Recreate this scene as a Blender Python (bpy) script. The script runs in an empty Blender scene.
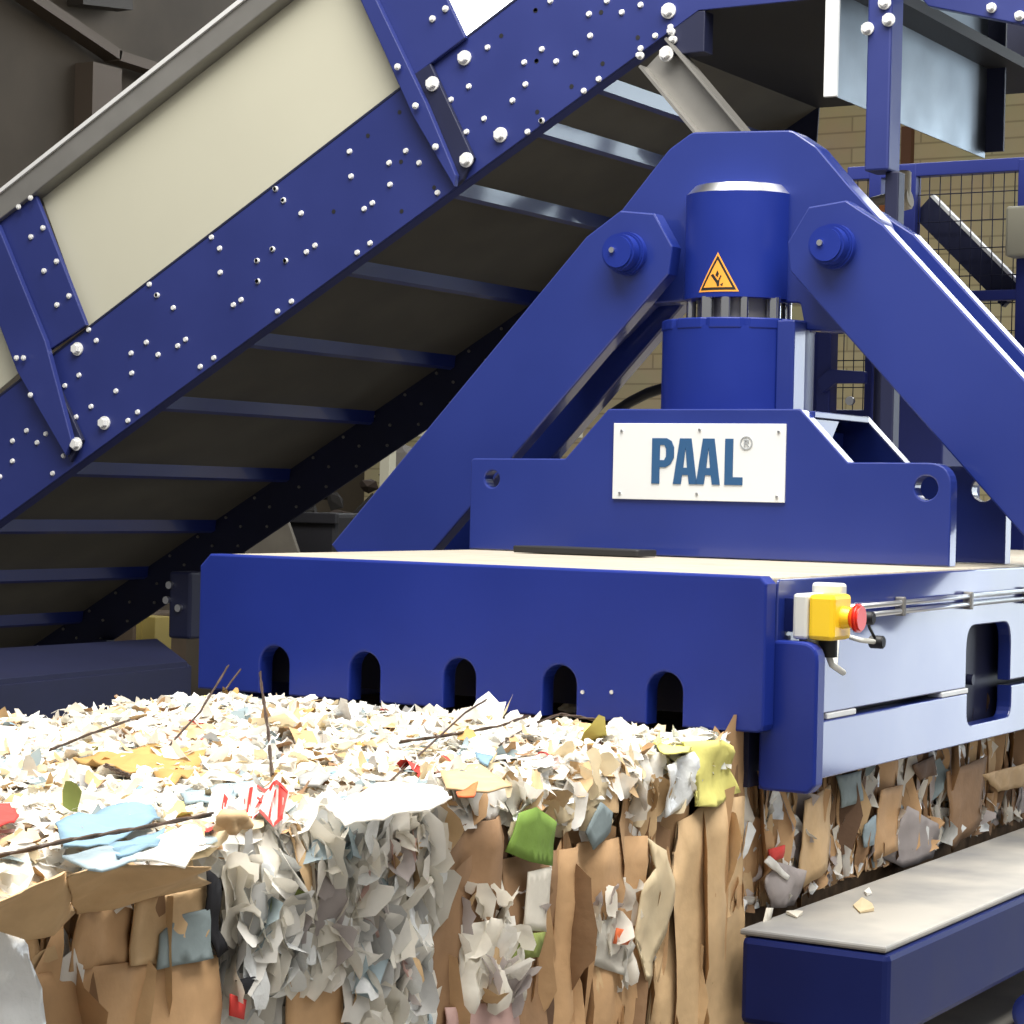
import bpy, bmesh, math, random
from mathutils import Vector, Matrix, noise
random.seed(7)
SC = bpy.context.scene
COL = SC.collection
UP = 1.56            # the hall floor lies this far below the press deck; everything is lifted by it at the end

# ------------------------------------------------------------------ camera
CAM = Vector((1.8711, -3.7013, 0.1366)); YAW, PITCH, ROLL, FPX = 0.5371, -0.0079, 0.0225, 2280.05
_cy, _sy = math.cos(YAW), math.sin(YAW)
FW = Vector((-_sy*math.cos(PITCH), _cy*math.cos(PITCH), math.sin(PITCH)))
_r = Vector((_cy, _sy, 0)); _u = _r.cross(FW)
RT = math.cos(ROLL)*_r + math.sin(ROLL)*_u
UPV = -math.sin(ROLL)*_r + math.cos(ROLL)*_u
def P(x, y, X=None, Y=None, Z=None):
    """the point of the plane X=, Y= or Z= that was measured at x, y in the photograph"""
    d = FW + RT*((x-512)/FPX) - UPV*((y-512)/FPX)
    t = (Y-CAM.y)/d.y if Y is not None else (X-CAM.x)/d.x if X is not None else (Z-CAM.z)/d.z
    return CAM + d*t
def XZ(pts, Y): return [(p.x, p.z) for p in (P(x, y, Y=Y) for x, y in pts)]
def YZ(pts, X): return [(p.y, p.z) for p in (P(x, y, X=X) for x, y in pts)]

# ------------------------------------------------------------------ materials
def mat(name, col, rough=.5, metal=0., spec=.5, var=0., vscale=8., bump=0., bscale=60., coat=0., col2=None, stretch=None, rvar=0.):
    m = bpy.data.materials.new(name); m.use_nodes = True
    nt = m.node_tree; b = nt.nodes['Principled BSDF']
    b.inputs['Base Color'].default_value = (*col, 1); b.inputs['Roughness'].default_value = rough
    b.inputs['Metallic'].default_value = metal; b.inputs['Specular IOR Level'].default_value = spec
    b.inputs['Coat Weight'].default_value = coat; b.inputs['Coat Roughness'].default_value = .08
    if var or bump or rvar:
        tc = nt.nodes.new('ShaderNodeTexCoord'); mp = nt.nodes.new('ShaderNodeMapping')
        nt.links.new(tc.outputs['Object'], mp.inputs['Vector'])
        if stretch: mp.inputs['Scale'].default_value = stretch
    if var or rvar:
        n = nt.nodes.new('ShaderNodeTexNoise'); n.inputs['Scale'].default_value = vscale; n.inputs['Detail'].default_value = 6
        nt.links.new(mp.outputs[0], n.inputs['Vector'])
    if var:
        r = nt.nodes.new('ShaderNodeValToRGB'); r.color_ramp.elements[0].position = .35; r.color_ramp.elements[1].position = .65
        c2 = col2 or tuple(c*(1-var) for c in col)
        r.color_ramp.elements[0].color = (*c2, 1); r.color_ramp.elements[1].color = (*col, 1)
        nt.links.new(n.outputs['Fac'], r.inputs['Fac']); nt.links.new(r.outputs['Color'], b.inputs['Base Color'])
    if rvar:
        mr = nt.nodes.new('ShaderNodeMapRange'); mr.inputs['From Min'].default_value = .3; mr.inputs['From Max'].default_value = .7
        mr.inputs['To Min'].default_value = rough; mr.inputs['To Max'].default_value = rough+rvar
        nt.links.new(n.outputs['Fac'], mr.inputs['Value']); nt.links.new(mr.outputs[0], b.inputs['Roughness'])
    if bump:
        n2 = nt.nodes.new('ShaderNodeTexNoise'); n2.inputs['Scale'].default_value = bscale; n2.inputs['Detail'].default_value = 4
        bp = nt.nodes.new('ShaderNodeBump'); bp.inputs['Strength'].default_value = bump; bp.inputs['Distance'].default_value = .01
        nt.links.new(mp.outputs[0], n2.inputs['Vector']); nt.links.new(n2.outputs['Fac'], bp.inputs['Height'])
        nt.links.new(bp.outputs['Normal'], b.inputs['Normal'])
    return m
BLUE   = mat('blue_paint', (.010,.025,.215), .33, spec=.32, var=.12, vscale=3, rvar=.1)
BLUE_G = mat('glossy_blue_paint', (.010,.025,.19), .34, var=.1, vscale=3, rvar=.1, coat=.7)
BLUE_F = mat('conveyor_blue_paint', (.017,.028,.16), .4, var=.15, vscale=2.5, rvar=.15)
BLUE_D = mat('dark_blue_paint', (.006,.013,.095), .45, spec=.2, var=.2, vscale=4, rvar=.1)  # darker and less shiny than the press blue
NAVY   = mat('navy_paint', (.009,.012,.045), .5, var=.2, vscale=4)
DARKIN = mat('dark_or_shaded_steel', (.012,.012,.016), .6)
STEEL  = mat('zinc_steel', (.75,.76,.78), .3, 1)
ZINC   = mat('bright_zinc', (.78,.78,.77), .4, .25)
CHROME = mat('chrome', (.85,.86,.88), .12, 1)
GALV   = mat('galvanised_sheet', (.34,.39,.44), .3, 1, var=.3, vscale=3, rvar=.3, bump=.6, bscale=3)
GREYST = mat('worn_grey_steel', (.3,.29,.27), .45, .6, var=.15, vscale=6)
CREAM  = mat('cream_sheet', (.52,.505,.40), .45, var=.04, vscale=2)
BELT   = mat('belt_underside', (.11,.10,.08), .55, var=.25, vscale=5, rvar=.1)
DECK   = mat('dusty_deck', (.44,.395,.315), .55, var=.3, vscale=6, col2=(.33,.295,.235), stretch=(1,7,1), bump=.25, bscale=20)
DUST   = mat('dusty_grey_top', (.40,.38,.34), .5, var=.35, vscale=4, col2=(.21,.21,.21))
WHITE  = mat('white_plate', (.66,.675,.68), .4)
INK    = mat('sign_blue_ink', (.018,.078,.19), .5)
GREYINK= mat('grey_ink', (.3,.32,.34), .6)
ORANGE = mat('orange_sticker', (.85,.36,.05), .35)
BLACK  = mat('black_rubber', (.012,.012,.013), .5)
YELLOW = mat('yellow_plastic', (.85,.56,.02), .35)
LGREY  = mat('light_grey_plastic', (.62,.62,.58), .45)
RED    = mat('red_plastic', (.7,.03,.015), .3)
RUST   = mat('rusty_wire', (.10,.065,.045), .6, .4, var=.4, vscale=30)

# ------------------------------------------------------------------ mesh helpers
class MB:
    def __init__(s): s.bm = bmesh.new(); s.mi = 0
    def _m(s, faces):
        for f in faces: f.material_index = s.mi
    def box(s, x0, x1, y0, y1, z0, z1, bev=0., seg=2):
        b = bmesh.new(); bmesh.ops.create_cube(b, size=1)
        for v in b.verts: v.co = Vector(((x0+x1)/2+v.co.x*(x1-x0), (y0+y1)/2+v.co.y*(y1-y0), (z0+z1)/2+v.co.z*(z1-z0)))
        if bev: bmesh.ops.bevel(b, geom=b.edges[:], offset=bev, segments=seg, profile=.5, affect='EDGES')
        return s.add(b)
    def add(s, b, M=None):
        if M is not None: b.transform(M)
        vs = {v: s.bm.verts.new(v.co) for v in b.verts}
        for f in b.faces:
            try: g = s.bm.faces.new([vs[v] for v in f.verts]); g.material_index = s.mi; g.smooth = f.smooth
            except ValueError: pass
        for e in b.edges:
            if not e.smooth:
                g = s.bm.edges.get([vs[v] for v in e.verts])
                if g: g.smooth = False
        b.free(); return s
    def rod(s, a, c, r, seg=20, r2=None, bev=0., smooth=True):
        a, c = Vector(a), Vector(c); d = c-a; b = bmesh.new()
        bmesh.ops.create_cone(b, cap_ends=True, segments=seg, radius1=r, radius2=r if r2 is None else r2, depth=d.length)
        if bev: bmesh.ops.bevel(b, geom=[e for e in b.edges if abs(e.verts[0].co.z-e.verts[1].co.z) < 1e-5], offset=bev, segments=2, affect='EDGES')
        if smooth:
            for f in b.faces:
                if len(f.verts) == 4: f.smooth = True
            for e in b.edges:
                if abs(e.verts[0].co.z-e.verts[1].co.z) < 1e-5: e.smooth = False
        q = Vector((0,0,1)).rotation_difference(d)
        return s.add(b, Matrix.Translation((a+c)/2) @ q.to_matrix().to_4x4())
    def tube(s, pts, r, seg=8):
        pts = [Vector(p) for p in pts]; rings = []
        for i, p in enumerate(pts):
            d = (pts[min(i+1, len(pts)-1)]-pts[max(i-1, 0)]).normalized()
            a = d.orthogonal().normalized() if i == 0 else (a - d*a.dot(d)).normalized()
            c = d.cross(a)
            rings.append([s.bm.verts.new(p+a*r*math.cos(t*2*math.pi/seg)+c*r*math.sin(t*2*math.pi/seg)) for t in range(seg)])
        for q, w in zip(rings, rings[1:]):
            for t in range(seg):
                f = s.bm.faces.new((q[t], q[(t+1)%seg], w[(t+1)%seg], w[t])); f.smooth = True; f.material_index = s.mi
        f = s.bm.faces.new(rings[0][::-1]); f.material_index = s.mi
        f = s.bm.faces.new(rings[-1]); f.material_index = s.mi
        return s
    def beam(s, a, c, w, h, up=(0,0,1), bev=0.):
        """a bar of width w (across) and height h (along up) from a to c"""
        a, c = Vector(a), Vector(c); d = (c-a).normalized(); x = d.cross(Vector(up)).normalized(); z = x.cross(d)
        b = bmesh.new(); bmesh.ops.create_cube(b, size=1); L = (c-a).length
        for v in b.verts: v.co = Vector((v.co.x*w, v.co.y*L, v.co.z*h))
        if bev: bmesh.ops.bevel(b, geom=b.edges[:], offset=bev, segments=2, affect='EDGES')
        M = Matrix((( x.x,d.x,z.x,0),(x.y,d.y,z.y,0),(x.z,d.z,z.z,0),(0,0,0,1)))
        return s.add(b, Matrix.Translation((a+c)/2) @ M)
    def plate(s, out, a0, a1, plane='XZ', holes=(), bev=.003):
        """a flat plate cut to the outline out (with holes) in plane XZ (from y=a0 to a1), YZ (x) or XY (z)"""
        cu = bpy.data.curves.new('outline', 'CURVE'); cu.dimensions = '2D'; cu.fill_mode = 'BOTH'
        th = abs(a1-a0); cu.extrude = max(th/2-bev, 1e-5); cu.bevel_depth = bev; cu.bevel_resolution = 1; cu.offset = -bev
        for poly in [out]+list(holes):
            sp = cu.splines.new('POLY'); sp.points.add(len(poly)-1); sp.use_cyclic_u = True
            for p, (u, v) in zip(sp.points, poly): p.co = (u, v, 0, 1)
        ob = bpy.data.objects.new('outline', cu); COL.objects.link(ob)
        dg = bpy.context.evaluated_depsgraph_get(); dg.update()
        me = bpy.data.meshes.new_from_object(ob.evaluated_get(dg))
        b = bmesh.new(); b.from_mesh(me); bmesh.ops.remove_doubles(b, verts=b.verts[:], dist=1e-5)
        bpy.data.objects.remove(ob); bpy.data.curves.remove(cu); bpy.data.meshes.remove(me)
        m = (a0+a1)/2
        for v in b.verts:
            u, w, t = v.co
            v.co = (u, m-t, w) if plane == 'XZ' else (m+t, u, w) if plane == 'YZ' else (u, w, m+t)
        for f in b.faces: f.smooth = False
        return s.add(b)
    def build(s, name, mats, parent=None, smooth=None):
        if not isinstance(mats, (list, tuple)): mats = [mats]
        off = Vector((0,0,0)); o = parent
        while o is not None: off += o.location; o = o.parent
        bmesh.ops.recalc_face_normals(s.bm, faces=s.bm.faces[:])
        if off.length: bmesh.ops.translate(s.bm, verts=s.bm.verts[:], vec=-off)
        me = bpy.data.meshes.new(name); s.bm.to_mesh(me); s.bm.free()
        for m in mats: me.materials.append(m)
        o = bpy.data.objects.new(name, me); COL.objects.link(o); o.parent = parent
        return o
def tag(o, label=None, cat=None, group=None, kind=None):
    for k, v in (('label', label), ('category', cat), ('group', group), ('kind', kind)):
        if v: o[k] = v
    return o
def thing(name, loc, label, cat, group=None):
    o = bpy.data.objects.new(name, None); COL.objects.link(o); o.location = loc; o.empty_display_size = .1
    return tag(o, label, cat, group)
def arc(cx, cy, r, a0, a1, n=8):
    return [(cx+r*math.cos(math.radians(a0+(a1-a0)*i/n)), cy+r*math.sin(math.radians(a0+(a1-a0)*i/n))) for i in range(n+1)]
def circ(cx, cy, r, n=28): return arc(cx, cy, r, 0, 360, n)[:-1]
def rounded(pts, r, n=5):
    """round every corner (r may be one number or one for each corner)"""
    out = []; N = len(pts); rs = r if isinstance(r, (list, tuple)) else [r]*N
    for i in range(N):
        p = Vector(pts[i]); a = Vector(pts[i-1])-p; b = Vector(pts[(i+1)%N])-p
        if rs[i] <= 0: out.append(tuple(p)); continue
        an = a.angle(b)/2; d = min(rs[i]/math.tan(an), a.length*.48, b.length*.48)
        s, e = p+a.normalized()*d, p+b.normalized()*d
        for k in range(n+1):
            t = k/n; out.append(tuple((1-t)**2*s+2*t*(1-t)*p+t*t*e))
    return out

# ================================================================== THE PRESS
XL, XR = -1.077, .195
CX = -.463
press = thing('baling_press', (-.46, .6, -UP), 'blue steel baling press clamping the waste paper bale, white name plate on top', 'baling press')

# front plate with five wire slots open at the bottom
ZB = -.278
out = [(XL, ZB)]
for i in range(5):
    x = (i-4)*.22 - .002; h = .036
    out += [(x-h, ZB)] + [(px, pz) for px, pz in arc(x, -.180-h, h, 180, 0, 10)] + [(x+h, ZB)]
out += [(XR-.012, ZB), (XR-.003, ZB+.004), (XR, ZB+.014), (XR, -.013), (XR-.013, 0), (XL+.025, 0), (XL, -.025)]
MB().plate(out, 0, .045, bev=.004).build('front_plate', BLUE, press)
for px in (583, 612):
    q = P(px, 692, Y=0); MB().rod((q.x, -.003, q.z), (q.x, .002, q.z), .004, 10).build('grease_nipple', STEEL, press)
# deck
MB().box(XL+.002, XR-.004, .046, 3.2, -.03, -.002, .004).build('deck_plate', DECK, press)
# inside walls and roof of the head, behind the slots
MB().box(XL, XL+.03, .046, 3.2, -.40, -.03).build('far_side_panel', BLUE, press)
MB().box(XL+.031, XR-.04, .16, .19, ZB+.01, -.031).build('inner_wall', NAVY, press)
# near side: upper panel and lower rail with a long rounded opening through both
hole = YZ([(969,640),(972,625),(1005,622),(1012,635),(1011,715),(1004,728),(975,726),(969,712)], .2)
y0, y1 = min(h[0] for h in hole), max(h[0] for h in hole); zt, zb = -.128, -.345
up = rounded([(.05,-.262),(y0,-.262),(y0,zt),(y1,zt),(y1,-.262),(3.2,-.262),(3.2,-.006),(.05,-.006)], [0,0,.05,.05,0,0,.012,.012])
MB().plate(up, XR-.03, XR, 'YZ', bev=.003).build('side_panel', BLUE_G, press)
lo = rounded([(.05,-.383),(3.2,-.383),(3.2,-.274),(y1,-.274),(y1,zb),(y0,zb),(y0,-.274),(.05,-.274)], [0,0,0,0,.05,.05,0,0])
MB().plate(lo, XR-.03, XR+.004, 'YZ', bev=.003).build('lower_rail', BLUE_G, press)
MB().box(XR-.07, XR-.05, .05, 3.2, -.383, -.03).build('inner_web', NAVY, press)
for ya, yb in ((P(826,716,X=XR).y, P(855,710,X=XR).y), (P(941,695,X=XR).y, P(967,690,X=XR).y)):
    MB().box(XR-.03, XR+.003, ya, yb, -.2735, -.2625, .002).build('lit_spot', WHITE, press)  # white bits stand for lit spots on the rail's top edge
MB().rod((XR-.05,y0+.15,-.255), (XR-.035,y0+.15,-.255), .012, 12).build('hole_bolt', NAVY, press)
# corner post in front of the side panel
post = rounded([(.165,-.385),(.262,-.385),(.276,-.37),(.276,-.115),(.165,-.115)], [.015,.01,.01,.035,0])
MB().plate(post, .047, .085, bev=.005).build('corner_post', BLUE, press)

# lug bracket: two plates with holes, sloped shoulders and a raised middle
YB = 1.05
zl, zt2 = .222, .343
br = rounded([(-1.079,.0),(-1.079,zl-.0),(-.814,zl+.002),(-.700,zt2),(-.208,zt2),(-.090,zl+.002),(.152,zl+.004),(.152,.0)],
             [0,.012,.012,.012,.012,.008,.055,0], 7)
hl = P(492,479,Y=YB); hr = P(926,488,Y=YB)
for k, yy in enumerate((YB, YB+.37)):
    MB().plate(br, yy, yy+.042, holes=[circ(hl.x, hl.z, .021), circ(hr.x, hr.z, .027)], bev=.003).build('lug_plate', BLUE_G, press)
MB().plate([(-.66,.0),(-.25,.0),(-.25,.30),(-.66,.30)], YB+.05, YB+.36, bev=.003).build('bracket_core', BLUE, press)
MB().plate([(YB+.043,.324),(YB+.20,.324),(YB+.15,.27),(YB+.043,.245)], -.215, -.195, 'YZ', bev=.002).build('gusset', BLUE_G, press)
MB().box(-.72, -.19, YB+.043, YB+.369, .325, .34, .002).build('bracket_cover', BLUE_G, press)

# name plate
sg = XZ([(614,423),(786,424),(784,503),(612,498.5)], YB-.006)
xs0, xs1 = (sg[0][0]+sg[3][0])/2, (sg[1][0]+sg[2][0])/2
zs0, zs1 = (sg[2][1]+sg[3][1])/2, (sg[0][1]+sg[1][1])/2
sign = MB().plate([(xs0,zs0),(xs1,zs0),(xs1,zs1),(xs0,zs1)], YB-.006, YB-.0005, bev=.001).build('name_plate', WHITE, press)
sign['label'] = 'white name plate reading PAAL'
YT = YB-.008
def letter(polys, x0, x1, z0, z1, name, m, parent):
    mb = MB()
    for o, hs in polys:
        f = lambda q: [(x0+(x1-x0)*u, z0+(z1-z0)*v) for u, v in q]
        mb.plate(f(o), YT, YB-.0062, holes=[f(h) for h in hs], bev=.0002)
    return mb.build(name, m, parent)
GP = [([(0,0),(.36,0),(.36,.36),(.62,.36),(.85,.43),(1,.58),(1,.80),(.88,.94),(.66,1),(0,1)], [[(.36,.52),(.56,.52),(.64,.60),(.64,.77),(.56,.85),(.36,.85)]])]
GA = [([(0,0),(.33,0),(.38,.2),(.62,.2),(.67,0),(1,0),(.74,1),(.26,1)], [[(.42,.36),(.58,.36),(.5,.80)]])]
GL = [([(0,0),(1,0),(1,.17),(.45,.17),(.45,1),(0,1)], [])]
lx = lambda px: P(px, 462, Y=YB-.006).x
lz1, lz0 = P(700,438.5,Y=YB-.006).z, P(700,484.5,Y=YB-.006).z
letter(GP, lx(652), lx(674), lz0, lz1, 'letter', INK, sign)
letter(GA, lx(673.5), lx(697.5), lz0, lz1, 'letter', INK, sign)
letter(GA, lx(696.5), lx(720.5), lz0, lz1, 'letter', INK, sign)
letter(GL, lx(725), lx(743), lz0, lz1, 'letter', INK, sign)
rc = P(746.5,443,Y=YB-.006)
mb = MB(); mb.plate(circ(rc.x, rc.z, .0155), YT, YB-.0062, holes=[circ(rc.x, rc.z, .0132)], bev=.0001)
R_ = [([(0,0),(.28,0),(.28,.4),(.45,.4),(.72,0),(1,0),(.72,.43),(.95,.58),(.95,.85),(.75,1),(0,1)], [[(.28,.58),(.6,.58),(.68,.7),(.6,.83),(.28,.83)]])]
f = lambda q: [(rc.x-.0055+.012*u, rc.z-.008+.016*v) for u, v in q]
mb.plate(f(R_[0][0]), YT, YB-.0062, holes=[f(R_[0][1][0])], bev=.0001); mb.build('registered_mark', GREYINK, sign)
for px, py in ((622,431),(700,430),(779,432),(620,493),(697,494),(777,497)):
    q = P(px, py, Y=YB-.006); MB().rod((q.x, YB-.0005, q.z), (q.x, YB-.009, q.z), .0035, 10).build('rivet', STEEL, sign)

# cylinder: lower barrel with flange, chrome rod, upper barrel
AX, AY = -.476, 1.285
MB().rod((AX,AY,.30), (AX,AY,.545), .182, 64, bev=.004).build('lower_barrel', BLUE, press)
fl = []
for i in range(96):
    a = 2*math.pi*i/96; fl.append((AX+(.184-.006*(math.cos(12*a) > .75))*math.cos(a), AY+(.184-.006*(math.cos(12*a) > .75))*math.sin(a)))
MB().plate(fl, .535, .560, 'XY', bev=.003).build('barrel_flange', BLUE, press)
b = MB(); b.box(AX+.15, AX+.195, AY-.11, AY-.045, .30, .555, .003); b.build('valve_block', BLUE_G, press)
MB().rod((AX,AY,.55), (AX,AY,.66), .100, 64).build('piston_rod', GREYST, press)
for a, r_ in ((-168,.012), (-104,.016), (-80,.013), (-58.6,.011), (-20.9,.017), (40,.013), (140,.013)):  # front ones added to imitate bright stripes reflected in the chrome rod
    x, y = AX+.118*math.cos(math.radians(a)), AY+.118*math.sin(math.radians(a))
    MB().rod((x,y,.555), (x,y,.614), r_, 16).build('tie_rod_glint', CHROME, press)
top = MB().rod((AX,AY,.612), (AX,AY,.862), .1325, 64).build('upper_barrel', BLUE, press)
b = MB(); b.rod((AX,AY,.862), (AX,AY,.884), .1325, 64, r2=.112); b.build('barrel_cap', STEEL, press)
# warning sticker bent round the barrel
def on_barrel(a, z, r=.1335): return Vector((AX+r*math.cos(a), AY+r*math.sin(a), z))
def ang(px):  # angle of the barrel point seen at column px
    best = min((abs(512+FPX*((on_barrel(math.radians(t/4), .66)-CAM).dot(RT))/((on_barrel(math.radians(t/4), .66)-CAM).dot(FW))-px), t/4) for t in range(-560, -120))
    return math.radians(best[1])
def sticker_tri(scale, r, name, m, parent, sym=None):
    a0, a1 = ang(700), ang(738); zlo, zhi = P(719,291,Y=AY-.125).z, P(719,254,Y=AY-.125).z
    am, w = (a0+a1)/2, (a1-a0)/2; zc = zlo+(zhi-zlo)*.36
    mb = MB(); n = 10; rows = []
    for i in range(n+1):
        v = i/n; z = zlo+(zhi-zlo)*v; hw = w*(1-v)
        rows.append([mb.bm.verts.new(on_barrel(am+hw*(2*j/n-1)*scale, zc+(z-zc)*scale, r)) for j in range(n+1)])
    for i in range(n):
        for j in range(n):
            try: mb.bm.faces.new((rows[i][j], rows[i][j+1], rows[i+1][j+1], rows[i+1][j]))
            except ValueError: pass
    bmesh.ops.remove_doubles(mb.bm, verts=mb.bm.verts[:], dist=1e-5)
    return mb.build(name, m, parent), am, w, zlo, zhi
stk, am, w, zlo, zhi = sticker_tri(1.06, .1333, 'warning_sticker', ORANGE, press)
stk['label'] = 'orange triangular warning sticker'
sticker_tri(.93, .1337, 'black_border', BLACK, stk)
sticker_tri(.74, .1341, 'orange_field', ORANGE, stk)
mb = MB()
def patch(q):
    mb.bm.faces.new([mb.bm.verts.new(on_barrel(am+w*u, zlo+(zhi-zlo)*v, .1346)) for u, v in q])
patch([(-.34,.42),(-.22,.46),(.02,.28),(-.04,.20)]); patch([(-.04,.20),(.02,.28),(.12,.30),(.10,.12),(0,.12)])
patch([(.06,.30),(.14,.30),(.22,.40),(.16,.42)]); patch([(-.10,.42),(.00,.56),(.08,.46),(.02,.36)]); patch([(.14,.16),(.30,.22),(.26,.12)])
mb.build('warning_symbol', BLACK, stk)

# crown plate over the cylinder and the four link bars
YC = 1.27
cr = XZ([(692,132),(792,130),(816,146),(848,184),(880,219),(893,250),(925,300),(880,335),(805,330),(800,303),(690,301),(646,304),(600,350),(555,330),(572,276),(598,240),(669,149)], YC)
cr = rounded(cr, [.04,.04,.04,.02,.03,.03,.02,.01,.01,.01,.01,.01,.01,.01,.02,.02,.04], 6)
MB().plate(cr, YC, YC+.075, bev=.004).build('crown_plate', BLUE_G, press)
def bar(pin, foot, wide, y0, y1, name):
    p, q = Vector(pin), Vector(foot); d = (q-p).normalized(); n = Vector((-d.y, d.x)); h = wide/2
    o = 1 if n.y*1 > 0 else -1     # n points to the outer side when its z is positive
    pts = [p+d*h*-.34-n*(h*o), p-d*h*.80-n*(h*.66*o), p-d*h*1.0+n*(h*.14*o), p-d*h*.52+n*(h*.78*o), p+d*h*.40+n*(h*o), q+n*(h*o), q-n*(h*o)]
    return MB().plate([tuple(v) for v in pts], y0, y1, bev=.004).build(name, BLUE_G, press)
YF = 1.175
pl, pr = P(628,254,Y=YF), P(835,247,Y=YF)
# the bar edges at the deck measured on the left side
fa, fb = P(330,546,Y=YF), P(437,546,Y=YF)
d = Vector(((fa.x+fb.x)/2-pl.x, (fa.z+fb.z)/2-pl.z)); d.normalize()
wide = abs(Vector((fb.x-fa.x, fb.z-fa.z)).cross(d)) if hasattr(Vector((1,0)), 'cross') else .22
for sgn, pin in ((1, pl), (-1, pr)):
    dd = Vector((d.x*sgn, d.y)); foot = Vector((pin.x, pin.z))+dd*1.12
    for ya, yb in ((YF, YF+.05), (YC+.095, YC+.145)):
        bar((pin.x, pin.z), foot, wide, ya, yb, 'link_bar')
    pn = MB().rod((pin.x, YF-.02, pin.z), (pin.x, YC+.17, pin.z), .052, 32, bev=.004).build('pivot_pin', BLUE, press)
    MB().rod((pin.x, YF-.058, pin.z), (pin.x, YF-.018, pin.z), .044, 32, bev=.006).build('pin_cap', BLUE, pn)
    MB().rod((pin.x-.012, YF-.064, pin.z+.004), (pin.x-.012, YF-.056, pin.z+.004), .007, 12).build('grease_nipple', STEEL, pn)
    MB().box(pin.x+dd.x*1.12-.1, pin.x+dd.x*1.12+.1, YF-.02, YC+.16, foot.y-.06, foot.y+.06, .01).build('foot_block', BLUE, press)
# hydraulic hose behind the barrel
q = [P(612,414,Y=1.45), P(630,402,Y=1.44), P(648,393,Y=1.43), P(664,388,Y=1.42), P(690,390,Y=1.42)]
MB().tube(q, .014).build('hydraulic_hose', BLACK, press)

# emergency stop on the side panel
e = MB(); e.box(XR+.022, XR+.052, .065, .150, -.112, -.030, .006); es = e.build('emergency_stop', LGREY, press)
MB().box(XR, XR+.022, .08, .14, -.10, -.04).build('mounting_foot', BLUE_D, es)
es['label'] = 'yellow and grey emergency stop box with red button'
MB().box(XR+.0522, XR+.102, .065, .150, -.112, -.030, .008).build('yellow_housing', YELLOW, es)
MB().rod((XR+.097,.108,-.071), (XR+.118,.108,-.071), .021, 24, r2=.018).build('button_collar', YELLOW, es)
MB().rod((XR+.118,.108,-.071), (XR+.128,.108,-.071), .016, 24, r2=.026).rod((XR+.128,.108,-.071), (XR+.138,.108,-.071), .026, 24, bev=.004).build('red_button', RED, es)
MB().rod((XR+.03,.13,-.111), (XR+.03,.13,-.140), .02, 14).build('cable_gland', LGREY, es)
MB().rod((XR+.065,.13,-.111), (XR+.065,.13,-.145), .017, 14).build('cable_gland', BLACK, es)
MB().tube([(XR+.065,.13,-.14),(XR+.065,.15,-.160),(XR+.05,.24,-.18),(XR+.02,.27,-.17),(XR+.012,.3,-.10),(XR+.012,.36,-.08)], .006).build('cable', LGREY, es)
MB().box(XR+.02, XR+.08, .151, .18, -.038, -.012, .006).build('grey_clip', LGREY, es)
for k, (px, py) in enumerate(((867,618),(877,642))):
    q = P(px, py, X=XR+.06)
    pg = MB().rod(q+Vector((-.014,0,0)), q+Vector((.014,0,0)), .0125, 12, bev=.002).build('cable_plug', BLACK, press)
    if k == 0: q0 = q
    else: MB().tube([q0, q0.lerp(q, .5)+Vector((-.005,0,.004)), q], .003).build('cable', BLACK, pg); MB().tube([q, P(860,640,X=XR+.05), P(850,637,X=XR+.03)], .005).build('cable', LGREY, pg)
for k, dz in enumerate((0, -.017)):
    MB().tube([(XR+.012, .30, -.066+dz), (XR+.012, .9, -.062+dz), (XR+.012, 1.9, -.058+dz)], .0055).build('conduit', STEEL, press)
for y in (.62, 1.02, 1.42): MB().box(XR, XR+.020, y, y+.016, -.090, -.052, .003).build('conduit_clip', GREYST, press)

# lower side beam beside the bale, the ledge under it, and the channel that carries the bale
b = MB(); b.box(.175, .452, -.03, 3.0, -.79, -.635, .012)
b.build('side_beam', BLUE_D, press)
tp = MB(); tp.plate([(.172,-.026),(.445,-.026),(.448,2.99),(.172,2.99)], -.634, -.622, 'XY', bev=.004); tp.build('dusty_beam_top', DUST, press)
MB().box(.16, .80, .05, 3.0, -.93, -.90, .004).build('grey_ledge', DUST, press)
MB().box(.16, .44, .02, 3.0, -1.5, -.93).build('beam_leg', NAVY, press)
q = P(1003,1012,Z=-.87)
b = MB(); b.rod((q.x+.06,q.y,-.87), (q.x+.06,q.y+.5,-.87), .045, 24, bev=.01); b.build('guide_roller', BLUE_G, press)
MB().box(q.x+.03, q.x+.09, q.y+.1, q.y+.4, -.9, -.86).build('roller_bearing', NAVY, press)
MB().box(-1.15, .16, -2.7, 3.0, -1.45, -1.405).build('channel_floor', NAVY, press)
for x in (-1.0, .05):
    for y in (-2.5, .3, 2.8): MB().box(x-.06, x+.06, y-.06, y+.06, -UP, -1.45).build('leg', NAVY, press)

# black strip lying on the deck
s0, s1 = P(517,546,Y=.93), P(650,550,Y=.93)
st = MB().plate(rounded([(s0.x,.90),(s1.x-.01,.89),(s1.x,.97),(s0.x+.05,1.0)], .01), 0.0, .016, 'XY', bev=.003).build('rubber_strip', BLACK)
tag(st, 'flat black rubber strip lying on the cream deck below the name plate', 'rubber strip')

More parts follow.
